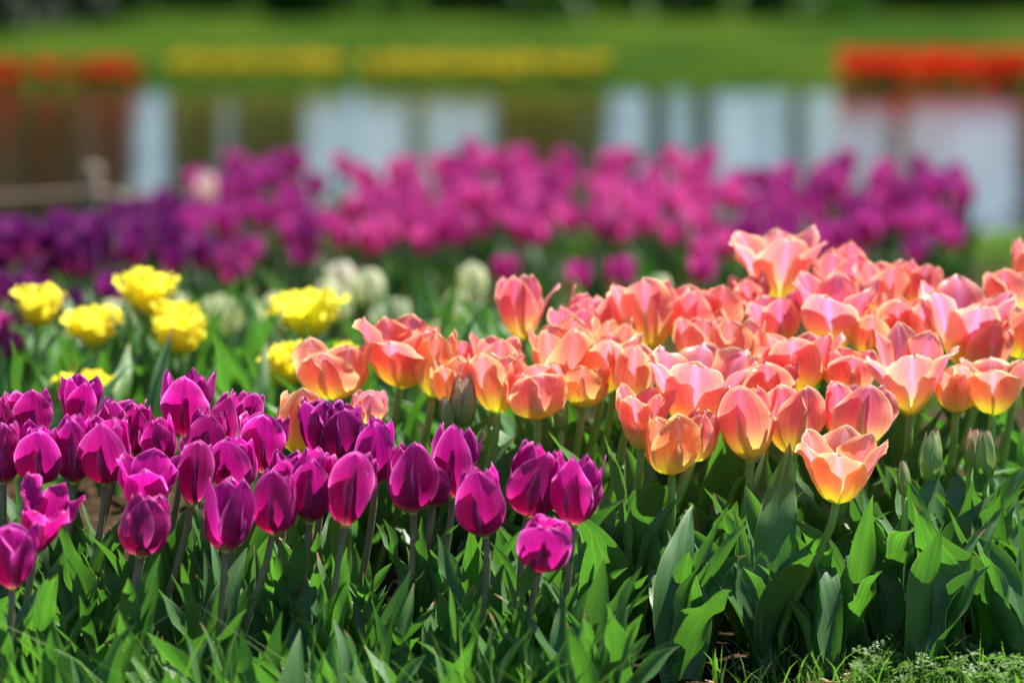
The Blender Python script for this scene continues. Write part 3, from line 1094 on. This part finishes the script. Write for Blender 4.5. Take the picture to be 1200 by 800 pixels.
# ------------------------------------------------------------------ near tulips placed one by one
def near_tulip(name, spec, kind, D, rs, grp, stem, rad, lean, leaves, tint, nv=15, nu=11):
    x, yt, yb, w, prof, tilt, lab = spec[:7]
    kw = spec[7] if len(spec) > 7 else {}
    D = kw.get('D', D)
    tilt += rs.gauss(0, 3.5)
    B = at(x, yb, D)
    H = (yb - yt) / FPX * D / max(.75, math.cos(R(tilt)))
    W = w / FPX * D * (1.09 if name == 'salmon_tulip' else .94 if name == 'purple_tulip' else 1.0)
    H *= 1.04
    dbl = 'd' in prof
    prof = prof.replace('d', '') or 'u'
    gz = ground(B.x, D)
    S = B.z - gz
    gx = B.x + lean * S + rs.uniform(-.06, .06) * S
    gy = D + rs.uniform(-.05, .10) * S
    base = Vector((gx, gy, ground(gx, gy)))
    t = thing(name, lab, 'tulip', base, grp)
    top = B - base
    fwd = kw.get('fwd', rs.uniform(-13, 10))
    ax = Vector((math.sin(R(tilt)), -math.sin(R(fwd)), math.cos(R(tilt))))
    make_bloom(t, top, ax, H, W, prof, M[kind], rs, kw.get('tint', tint), kw.get('face'), nv, nu, dbl, kw.get('ruffle', 1.0), kw.get('drop'), kw.get('point'))
    make_stem(t, top, ax, rad, M[stem], rs)
    leaves(t, S, rs)
    return t


def salmon_leaves(t, S, rs):
    for k in range(rs.choice((3, 3, 4))):
        L = rs.uniform(.11, .175) * (0.75 + S * 1.3)
        make_leaf(t, (rs.uniform(-.006, .006), rs.uniform(-.006, .006), rs.choice((0, 0, .03)) + rs.uniform(0, .02)), rs.uniform(0, 6.28), L, rs.uniform(.028, .046),
                  rs.uniform(72, 90), rs.uniform(4, 55), rs, fold=rs.uniform(.3, .9), ruffle=rs.uniform(.004, .011), twist=rs.uniform(-.9, .9))


def purple_leaves(t, S, rs):
    for k in range(rs.choice((3, 4))):
        L = rs.uniform(.09, .15)
        make_leaf(t, (rs.uniform(-.005, .005), rs.uniform(-.005, .005), rs.choice((0, 0, .025)) + rs.uniform(0, .015)), rs.uniform(0, 6.28), L, rs.uniform(.02, .036),
                  rs.uniform(74, 90), rs.uniform(4, 45), rs, fold=rs.uniform(.3, .9), ruffle=rs.uniform(.002, .006), twist=rs.uniform(-1, 1))


PURPLE = [  # x, top, base, width, form, tilt, label
    (14, 612, 690, 66, 'u', -4, 'lowest purple tulip of the patch, cut by the frame beside the ragged one'),
    (42, 563, 646, 78, 'w', 14, 'ragged wide open purple tulip above the lowest one', {'fwd': 26, 'ruffle': 1.5}),
    (46, 495, 566, 58, 'c', 2, 'purple tulip with a crossed pair of front petals, directly above the ragged one'),
    (4, 494, 566, 46, 'c', -3, 'dark purple tulip half cut off by the frame, beside the crossed petal one'),
    (123, 487, 566, 60, 'c', 3, 'plump dark purple tulip with a scorched petal tip, right of a narrower neighbour'),
    (86, 484, 565, 46, 'c', -3, 'narrow dark purple tulip tucked behind the plump scorched one'),
    (38, 456, 520, 58, 'u', -4, 'purple tulip with a high pointed petal in the back row near the frame edge'),
    (4, 464, 522, 40, 'c', 0, 'purple tulip sliver at the frame edge in the back row'),
    (90, 440, 505, 50, 'u', 2, 'purple tulip with pink lit tips standing before a yellow tulip', {'ruffle': 1.5}),
    (136, 466, 535, 56, 'u', 4, 'ruffled purple tulip behind the plump scorched one', {'ruffle': 1.6}),
    (160, 470, 532, 40, 'c', 5, 'pale lit narrow purple tulip on the right flank of the ruffled one'),
    (216, 433, 512, 66, 'u', 2, 'tallest purple tulip, cup shaped, rising alone above its cluster', {'face': -6, 'point': .7}),
    (192, 487, 541, 44, 'c', -6, 'purple tulip hidden in shade directly below the tallest one'),
    (163, 577, 652, 60, 'c', 2, 'closed purple tulip with a pale notched tip, lowest in the middle of the cluster', {'face': 20}),
    (172, 530, 606, 80, 'o', 0, 'wide open purple tulip directly behind the one with the pale notched tip', {'ruffle': 1.3}),
    (224, 516, 592, 52, 'u', 8, 'open purple tulip with a pink lit side petal, right of the widest one'),
    (252, 462, 526, 42, 'c', 24, 'long petalled purple tulip leaning right from the tallest one', {'point': .8}),
    (286, 459, 510, 42, 'u', 12, 'small purple tulip at the back right of the leaning one'),
    (307, 484, 554, 60, 'u', 4, 'purple tulip with bright ruffled rims before an orange tulip', {'ruffle': 1.5}),
    (275, 510, 575, 56, 'c', -2, 'veined purple tulip with a white fleck, behind two lower ones'),
    (264, 560, 645, 60, 'c', 0, 'low egg shaped purple tulip with a pale streak in its open front', {'face': 45}),
    (319, 551, 626, 54, 'c', 4, 'smooth purple tulip touching the low egg shaped one'),
    (334, 527, 590, 44, 'u', 3, 'crumpled purple tulip behind the smooth one', {'ruffle': 1.7}),
    (363, 525, 611, 50, 'c', 8, 'slender purple tulip with a rosy flank beside the big square shouldered one'),
    (403, 528, 616, 70, 'u', 3, 'big square shouldered purple tulip in front of the paired dark ones', {'face': 8}),
    (378, 465, 537, 54, 'u', -4, 'dark purple tulip with upright ruffled petals beside an orange tulip', {'tint': (.7, .7, .75, 1), 'ruffle': 1.5}),
    (405, 474, 542, 52, 'c', 2, 'deepest purple tulip with smooth rounded front, between two ruffled ones', {'tint': (.68, .65, .72, 1)}),
    (440, 488, 566, 46, 'c', 3, 'purple tulip with a pink pointed petal below the small pink salmon bud'),
    (484, 519, 601, 58, 'c', -3, 'purple tulip with a creamy torn streak at its tip', {'ruffle': .6}),
    (531, 498, 584, 62, 'u', 4, 'upright purple tulip with one pale right petal, above the row of five', {'face': -18, 'point': .8}),
    (507, 545, 594, 38, 'c', 6, 'small purple tulip mostly hidden behind the torn streaked one'),
    (569, 545, 628, 58, 'c', -6, 'oval purple tulip touching the larger pointed one, fourth of the scattered group', {'face': -10, 'point': .8}),
    (618, 520, 605, 68, 'c', 5, 'large purple tulip with a central pointed petal above the lowest small one', {'face': 0, 'point': .8}),
    (672, 532, 615, 68, 'u', 8, 'purple tulip at the end of the patch nearest the salmon leaves', {'face': -25, 'point': .9}),
    (632, 603, 667, 62, 'c', 14, 'short drooping purple tulip, smallest and lowest beside the dark leaves', {'point': .1, 'fwd': 15}),
    (236, 480, 545, 46, 'c', 8, 'shaded purple tulip under the leaning long petalled one'),
]
SALMON = [
    (469, 374, 454, 88, 'u', 2, 'large ruffled salmon tulip with pink front and yellow base, beside a yellow tulip', {'ruffle': 2.0, 'face': 50, 'drop': [5], 'tint': (1.0, .82, .8, 1)}),
    (391, 401, 468, 78, 'u', 0, 'soft orange salmon tulip in front of two yellow tulips', {'tint': (1.02, 1.15, .85, 1)}),
    (356, 456, 532, 56, 'c', -5, 'narrow orange tulip peeping above the dark purple pair', {'tint': (1.03, 1.3, .7, 1)}),
    (372, 496, 556, 44, 'c', 0, 'orange tulip mostly hidden behind the slender purple one', {'D': 3.42, 'tint': (1.03, 1.35, .65, 1)}),
    (432, 457, 496, 40, 'c', 0, 'small half opened rose pink tulip above the ruffled purple ones', {'tint': (.95, 1.0, 1.6, 1)}),
    (506, 385, 466, 48, 'u', 6, 'orange yellow tulip immediately behind the large ruffled salmon one', {'tint': (1.03, 1.4, .7, 1)}),
    (541, 398, 440, 44, 'u', 0, 'salmon tulip with pink crumpled top between the ruffled one and the green buds'),
    (533, 420, 478, 44, 'u', -2, 'peach tulip behind the tall striped bud', {'tint': (1.03, 1.4, .8, 1)}),
    (583, 413, 484, 62, 'u', 0, 'salmon cup shaped tulip right of the tall striped bud', {'face': 22, 'tint': (1.0, 1.15, .9, 1)}),
    (580, 391, 450, 54, 'u', 0, 'rosy tulip top showing behind the cup shaped one next to the striped bud'),
    (631, 428, 490, 62, 'c', 0, 'egg shaped salmon tulip with overlapping front petals and yellow base', {'face': 0, 'point': .05}),
    (613, 323, 399, 68, 'u', -3, 'rose pink tulip standing high with one petal jutting right', {'tint': (.98, .68, .95, 1), 'face': -20, 'drop': [1]}),
    (652, 345, 394, 40, 'w', 40, 'pink side petals of a tulip leaning out behind the high rose pink one', {'tint': (.98, .7, 1.0, 1)}),
    (679, 357, 420, 52, 'u', 0, 'rose tulip rounded on top behind the touching pair'),
    (661, 376, 461, 66, 'u', -5, 'salmon tulip, first of a touching pair, with deep orange front petal', {'face': 24, 'tint': (1.02, 1.1, .8, 1)}),
    (706, 388, 461, 74, 'o', 2, 'salmon tulip, second of the touching pair, with a pale pink stripe', {'face': 2, 'tint': (1.02, 1.1, .9, 1)}),
    (738, 402, 478, 58, 'o', 10, 'pink salmon tulip leaning behind the striped one of the pair'),
    (683, 430, 478, 52, 'u', 0, 'yellow based tulip showing below the touching pair', {'tint': (1.02, 1.6, .7, 1)}),
    (762, 330, 413, 88, 'o', 0, 'large open salmon tulip with upright creamy petal in the back row', {'drop': [1], 'tint': (1.02, 1.05, .95, 1)}),
    (722, 345, 400, 50, 'u', -5, 'pink tulip with curled petals at the side of the large open back one'),
    (803, 337, 405, 58, 'u', 4, 'coral tulip overlapping the large open back one'),
    (838, 338, 400, 56, 'u', 5, 'rosy tulip with pale tips left of the topmost spreading one'),
    (820, 372, 430, 56, 'u', 0, 'coral tulip in the middle row with orange shoulders'),
    (752, 455, 528, 62, 'o', 4, 'coral tulip with a pink stripe behind the closed orange one', {'tint': (1.02, .95, .85, 1)}),
    (787, 483, 556, 56, 'c', 3, 'closed orange tulip with yellow base below the widely spread one', {'tint': (1.03, 1.5, .6, 1), 'face': 20}),
    (812, 480, 540, 40, 'c', 12, 'coral petals of a tulip behind the closed orange one'),
    (810, 408, 508, 112, 'w', 3, 'widely spread salmon tulip with a flat cream petal, front of the middle', {'face': 58, 'fwd': 8, 'drop': [0, 2, 5]}),
    (880, 452, 540, 64, 'u', -4, 'rose salmon tulip with deep pink flank, first of two front ones', {'face': -25, 'tint': (1.0, .85, .95, 1)}),
    (930, 453, 534, 72, 'u', 4, 'bright pink salmon tulip, second of two front ones, above the lowest', {'face': 25, 'tint': (1.0, .85, .95, 1)}),
    (1000, 449, 528, 74, 'u', 6, 'deep rose tulip with mauve petals behind the lowest salmon one', {'face': 10, 'tint': (.98, .75, 1.0, 1)}),
    (980, 502, 589, 92, 'o', 5, 'lowest salmon tulip, open cup on a leaning stem before the leaves', {'face': 60, 'fwd': 8, 'drop': [5], 'tint': (1.03, 1.2, .85, 1)}),
    (868, 375, 454, 60, 'u', -2, 'salmon tulip with one broad lit petal, left of the wide fan shaped one', {'face': 30}),
    (936, 389, 462, 88, 'o', 3, 'wide fan shaped salmon tulip in the centre of the crowd', {'face': -15, 'tint': (1.0, .95, .9, 1)}),
    (992, 408, 462, 60, 'u', 5, 'coral tulip right of the fan shaped one', {'tint': (1.0, .85, .85, 1)}),
    (912, 270, 355, 100, 'w', 0, 'topmost salmon tulip with petals spreading sideways and a curled pale tip', {'face': 62, 'fwd': 4, 'drop': [0, 2, 5], 'tint': (1.0, 1.0, 1.05, 1)}),
    (884, 322, 376, 42, 'u', -4, 'narrow pink and yellow tulip directly below the topmost one'),
    (985, 287, 352, 62, 'u', 2, 'rose tulip in the back row, right of the topmost one', {'tint': (1.0, .8, 1.0, 1)}),
    (976, 325, 409, 92, 'o', 0, 'large pink tulip with folded petal tips in the upper crowd', {'face': -12, 'drop': [0], 'fwd': 4, 'tint': (.98, .85, 1.1, 1)}),
    (915, 345, 410, 60, 'o', -8, 'pink tulip with cream petals behind the large folded one'),
    (1016, 362, 416, 52, 'u', 4, 'orange salmon tulip with yellow base behind the large folded one', {'tint': (1.03, 1.2, .8, 1)}),
    (1036, 305, 370, 56, 'u', -3, 'back row salmon tulip with orange rim, left of its twin', {'tint': (1.02, .95, .9, 1)}),
    (1078, 306, 370, 60, 'u', 6, 'back row rose tulip with rounded golden rim and a jutting petal', {'tint': (1.0, .85, .95, 1), 'drop': [1]}),
    (1052, 346, 410, 52, 'u', 3, 'coral tulip below the back row pair', {'tint': (1.02, .9, .8, 1)}),
    (1084, 352, 412, 50, 'o', -4, 'pale cream and pink tulip behind the high cupped one', {'tint': (1.05, 1.7, 1.9, 1)}),
    (1128, 334, 430, 100, 'w', 4, 'high cupped mauve pink tulip on a long leaning stem', {'face': 6, 'fwd': 6, 'drop': [0, 3], 'tint': (.98, .95, 1.2, 1)}),
    (1066, 386, 487, 100, 'o', 2, 'big open salmon tulip with a cream petal drooping right', {'face': 66, 'fwd': 10, 'drop': [0, 2, 5], 'tint': (1.0, 1.1, 1.15, 1)}),
    (1163, 418, 486, 78, 'o', 3, 'broad salmon tulip with yellow base low near the frame edge', {'face': 55, 'drop': [5], 'tint': (1.02, 1.15, .9, 1)}),
    (1120, 430, 483, 50, 'u', 0, 'yellow based tulip hidden behind the big open one', {'tint': (1.03, 1.6, .8, 1)}),
    (1183, 318, 372, 60, 'u', -6, 'pink tulip with pale upright petal by the frame edge'),
    (1197, 279, 345, 34, 'u', 8, 'coral tulip tip rising at the frame edge'),
    (1192, 360, 420, 56, 'u', 4, 'peach tulip at the frame edge above the broad one', {'tint': (1.03, 1.3, .9, 1)}),
    (1150, 375, 440, 56, 'u', 5, 'salmon tulip behind the broad one and the high cupped one'),
    (905, 418, 478, 58, 'u', 0, 'shaded coral tulip between the fan shaped one and the front two', {'tint': (1.0, .9, .85, 1)}),
    (720, 372, 432, 48, 'u', 0, 'orange tulip behind the pink leaning one', {'tint': (1.03, 1.25, .75, 1)}),
]
BUDS = [
    (542, 432, 500, 31, 'b', 3, 'tall striped tulip bud, green flushed pink, among open salmon tulips', {'tint': (1.2, 1.0, 1.1, 1)}),
    (524, 464, 505, 17, 'b', -3, 'slim closed bud leaning at the foot of the tall striped one', {'tint': (1.0, 1.0, .9, 1)}),
    (1088, 503, 566, 27, 'b', 3, 'plump green tulip bud left of a pair of buds, low on the salmon side', {'tint': (.7, 1.05, .7, 1)}),
    (1137, 500, 546, 18, 'b', 4, 'slim pink edged bud, upper one of a pair', {'tint': (1.1, .9, 1.0, 1)}),
    (1155, 503, 562, 24, 'b', 0, 'green tulip bud, broader one of a pair', {'tint': (.72, 1.0, .72, 1)}),
    (1060, 540, 582, 15, 'b', -4, 'tiny shaded bud among leaves behind the leaning stem', {'tint': (.75, .9, .7, 1)}),
    (657, 462, 505, 16, 'b', 0, 'slim greenish bud behind the stems of the touching pair', {'tint': (.9, 1.0, .8, 1)}),
    (1007, 498, 545, 16, 'b', 3, 'slim green bud behind the deep rose tulip', {'tint': (.75, .95, .7, 1)}),
]
YELLOW = [
    (43, 332, 384, 54, 'ud', 0, 'round yellow tulip nearest the frame edge, beside dark violet tulips'),
    (112, 357, 409, 66, 'od', -4, 'ragged yellow tulip with a petal flicked to one side, second from the frame edge'),
    (170, 313, 373, 70, 'od', 4, 'highest yellow tulip, full and ruffled'),
    (204, 352, 392, 52, 'ud', 6, 'partly hidden yellow tulip between the highest and the round low one'),
    (211, 366, 416, 62, 'ud', 0, 'round low yellow tulip just under the highest one'),
    (101, 432, 480, 74, 'od', 2, 'yellow tulip peeking out behind the purple cluster'),
    (365, 338, 397, 86, 'od', 2, 'wide flaring yellow tulip below the white tulips'),
    (340, 400, 457, 60, 'ud', -4, 'yellow tulip half behind the soft orange one'),
    (396, 401, 440, 46, 'ud', 6, 'yellow tulip mostly hidden under the wide flaring one'),
]
PINKS = [
    (2, 362, 405, 38, 'od', -6, 'lilac pink tulip cut by the frame edge below the round yellow one'),
    (10, 388, 420, 30, 'ud', 10, 'smaller lilac pink tulip under the other at the frame edge'),
]
rn = random.Random(77)
for s in PURPLE:
    D = 2.96 + (690 - s[2]) / 180 * .34
    k = rn.uniform(.85, 1.15)
    near_tulip('purple_tulip', s, 'purple', D, rn, 'sharp purple tulips in front', 'stem_dark', .0030, -rn.uniform(.05, .22), purple_leaves, (k, rn.uniform(.7, 1.3), k * rn.uniform(.9, 1.08), 1))
for s in SALMON:
    D = 3.2 + (588 - s[2]) / 238 * .50
    near_tulip('salmon_tulip', s, 'salmon', D, rn, 'salmon pink tulips in the crowded bed', 'stem', .0036, -rn.uniform(.02, .35) if s[2] > 420 else rn.uniform(-.2, .1), salmon_leaves, (1.0, rn.uniform(.8, 1.15), rn.uniform(.8, 1.1), 1))
for s in BUDS:
    D = 3.25 + (588 - s[2]) / 238 * .45
    near_tulip('tulip_bud', s, 'bud', D, rn, 'unopened tulip buds', 'stem', .0030, -rn.uniform(0, .1), salmon_leaves, (1, 1, 1, 1), 12, 9)
for s in YELLOW:
    s = (*s, {'ruffle': 2.4})
    D = 4.05 + (400 - s[2]) / 100 * .25
    near_tulip('yellow_tulip', s, 'yellow', D, rn, 'double yellow tulips', 'stem', .0032, rn.uniform(-.1, .1), salmon_leaves, (1, 1, 1, 1), 10, 8)
for s in PINKS:
    near_tulip('pink_tulip', s, 'magenta', 4.1, rn, 'lilac pink tulips at the frame edge', 'stem', .0030, 0, salmon_leaves, (1.1, 3.2, 1.35, 1), 10, 8)


# ------------------------------------------------------------------ leafy plants without a flower
def leafy(x, y, label, grp, rs, nleaf, L, W, e=(58, 88), b=(5, 75), mat='leaf', ruf=(.003, .008), nv=17, nu=7, face=None):
    t = thing('leafy_tulip', label, 'tulip plant', (x, y, ground(x, y)), grp)
    for k in range(nleaf):
        az = rs.uniform(0, 6.28) if face is None else rs.gauss(-math.pi / 2, face)
        make_leaf(t, (rs.uniform(-.01, .01), rs.uniform(-.01, .01), -.004), az, rs.uniform(*L), rs.uniform(*W), rs.uniform(*e), rs.uniform(*b), rs,
                  M[mat], fold=rs.uniform(.3, .85), ruffle=rs.uniform(*ruf), twist=rs.uniform(-1.0, 1.0), nv=nv, nu=nu)
    return t


def spread(n, pxr, Dr, mind, rs):
    out = []
    tries = 0
    while len(out) < n and tries < 5000:
        tries += 1
        D = rs.uniform(*Dr)
        x = (rs.uniform(*pxr) - 600) / FPX * D
        if all((x - a) ** 2 + (D - b) ** 2 > mind ** 2 for a, b in out):
            out.append((x, D))
    return out


rl = random.Random(9)
for x, y in spread(105, (-40, 720), (2.93, 3.26), .019, rl):
    leafy(x, y, 'flowerless tulip with narrow green leaves below the purple blooms', 'flowerless tulips under the purple blooms', rl, rl.choice((4, 5)), (.075, .138), (.018, .032), e=(70, 90), b=(4, 50), mat=rl.choice(('leaf', 'leaf', 'leaf_fresh')), ruf=(.002, .005))
for x, y in spread(34, (640, 1260), (3.15, 3.34), .027, rl):
    leafy(x, y, 'flowerless tulip with broad wavy leaves at the foot of the salmon bed', 'flowerless tulips at the foot of the salmon bed', rl, rl.choice((3, 4)), (.11, .17), (.030, .048), e=(70, 90), b=(5, 55), mat='leaf', ruf=(.003, .008))
for x, y in spread(60, (440, 1280), (3.3, 3.75), .025, rl):
    leafy(x, y, 'flowerless tulip standing in shade between salmon tulip stems', 'flowerless tulips between the salmon stems', rl, 4, (.10, .17), (.026, .042), mat='leaf', ruf=(.003, .008))
for x, y in spread(75, (-60, 760), (3.65, 5.2), .04, rl):
    leafy(x, y, 'flowerless tulip in the blurred green patch around the yellow and white tulips', 'flowerless tulips around the yellow ones', rl, 4, (.11, .20), (.02, .034), b=(5, 50), mat=rl.choice(('leaf', 'leaf_fresh')), nv=11, nu=5)

# grass blades, weeds and litter in front
blades('grass', 120, lambda r_: ((r_.uniform(-20, 690) - 600) / FPX * 2.86, r_.uniform(2.82, 2.95)), M['grass'], .09, .18, .0012, random.Random(4), .9)['label'] = 'thin grass blades in front of the purple tulips'
blades('grass', 300, lambda r_: ((r_.uniform(840, 1240) - 600) / FPX * 3.12, r_.uniform(3.04, 3.2)), M['grass'], .015, .055, .0011, random.Random(8), .9)['label'] = 'grass blades at the foot of the salmon tulips'


def ground_cover():
    rs = random.Random(6)
    V, F = [], []
    for _ in range(420):
        D = rs.uniform(3.08, 3.24)
        x = (rs.uniform(1010, 1260) - 600) / FPX * D
        c = Vector((x, D, ground(x, D) + rs.uniform(.006, .026)))
        nl = rs.choice((5, 5, 7))
        tilt = Matrix.Rotation(rs.uniform(-.6, .6), 3, 'X') @ Matrix.Rotation(rs.uniform(-.6, .6), 3, 'Y')
        s = rs.uniform(.004, .008)
        for k in range(nl):
            a = 6.283 * k / nl + rs.uniform(-.2, .2)
            d, e = Vector((math.cos(a), math.sin(a), .15)), Vector((-math.sin(a), math.cos(a), 0))
            i = len(V)
            for p in (d * .1, d * .55 + e * .18, d * .8 + e * .30, d * .95 + e * .08, d * 1.1, d * .95 - e * .08, d * .8 - e * .30, d * .55 - e * .18):
                V.append(c + tilt @ (p * s))
            F.append(tuple(range(i, i + 8)))
        i = len(V)
        g0 = Vector((x + rs.uniform(-.006, .006), D + rs.uniform(-.006, .006), ground(x, D)))
        V += [g0, g0 + Vector((.0008, 0, 0)), c + Vector((.0006, 0, 0)), c]
        F.append((i, i + 1, i + 2, i + 3))
    o = link('ground_cover', mesh_from('ground_cover', V, F, M['weed'], smooth=False))
    o['kind'] = 'stuff'
    o['label'] = 'pale green feathery weeds covering the ground before the salmon tulips'
    V, F = [], []
    for _ in range(160):
        D = rs.uniform(3.1, 3.34)
        x = (rs.uniform(640, 1000) - 600) / FPX * D
        c = Vector((x, D, ground(x, D) + .006))
        s = rs.uniform(.002, .006)
        a, t = rs.uniform(0, 6.28), rs.uniform(-.5, .5)
        d, e = Vector((math.cos(a), math.sin(a), t)) * s, Vector((-math.sin(a), math.cos(a), rs.uniform(-.4, .4))) * s * .45
        i = len(V)
        V += [c - d, c - d * .2 + e, c + d * .9, c - e * .9]
        F.append((i, i + 1, i + 2, i + 3))
    o = link('litter', mesh_from('litter', V, F, M['litter'], smooth=False))
    o['kind'] = 'stuff'
    o['label'] = 'dry brown leaf scraps on the dark soil between the two beds'


ground_cover()
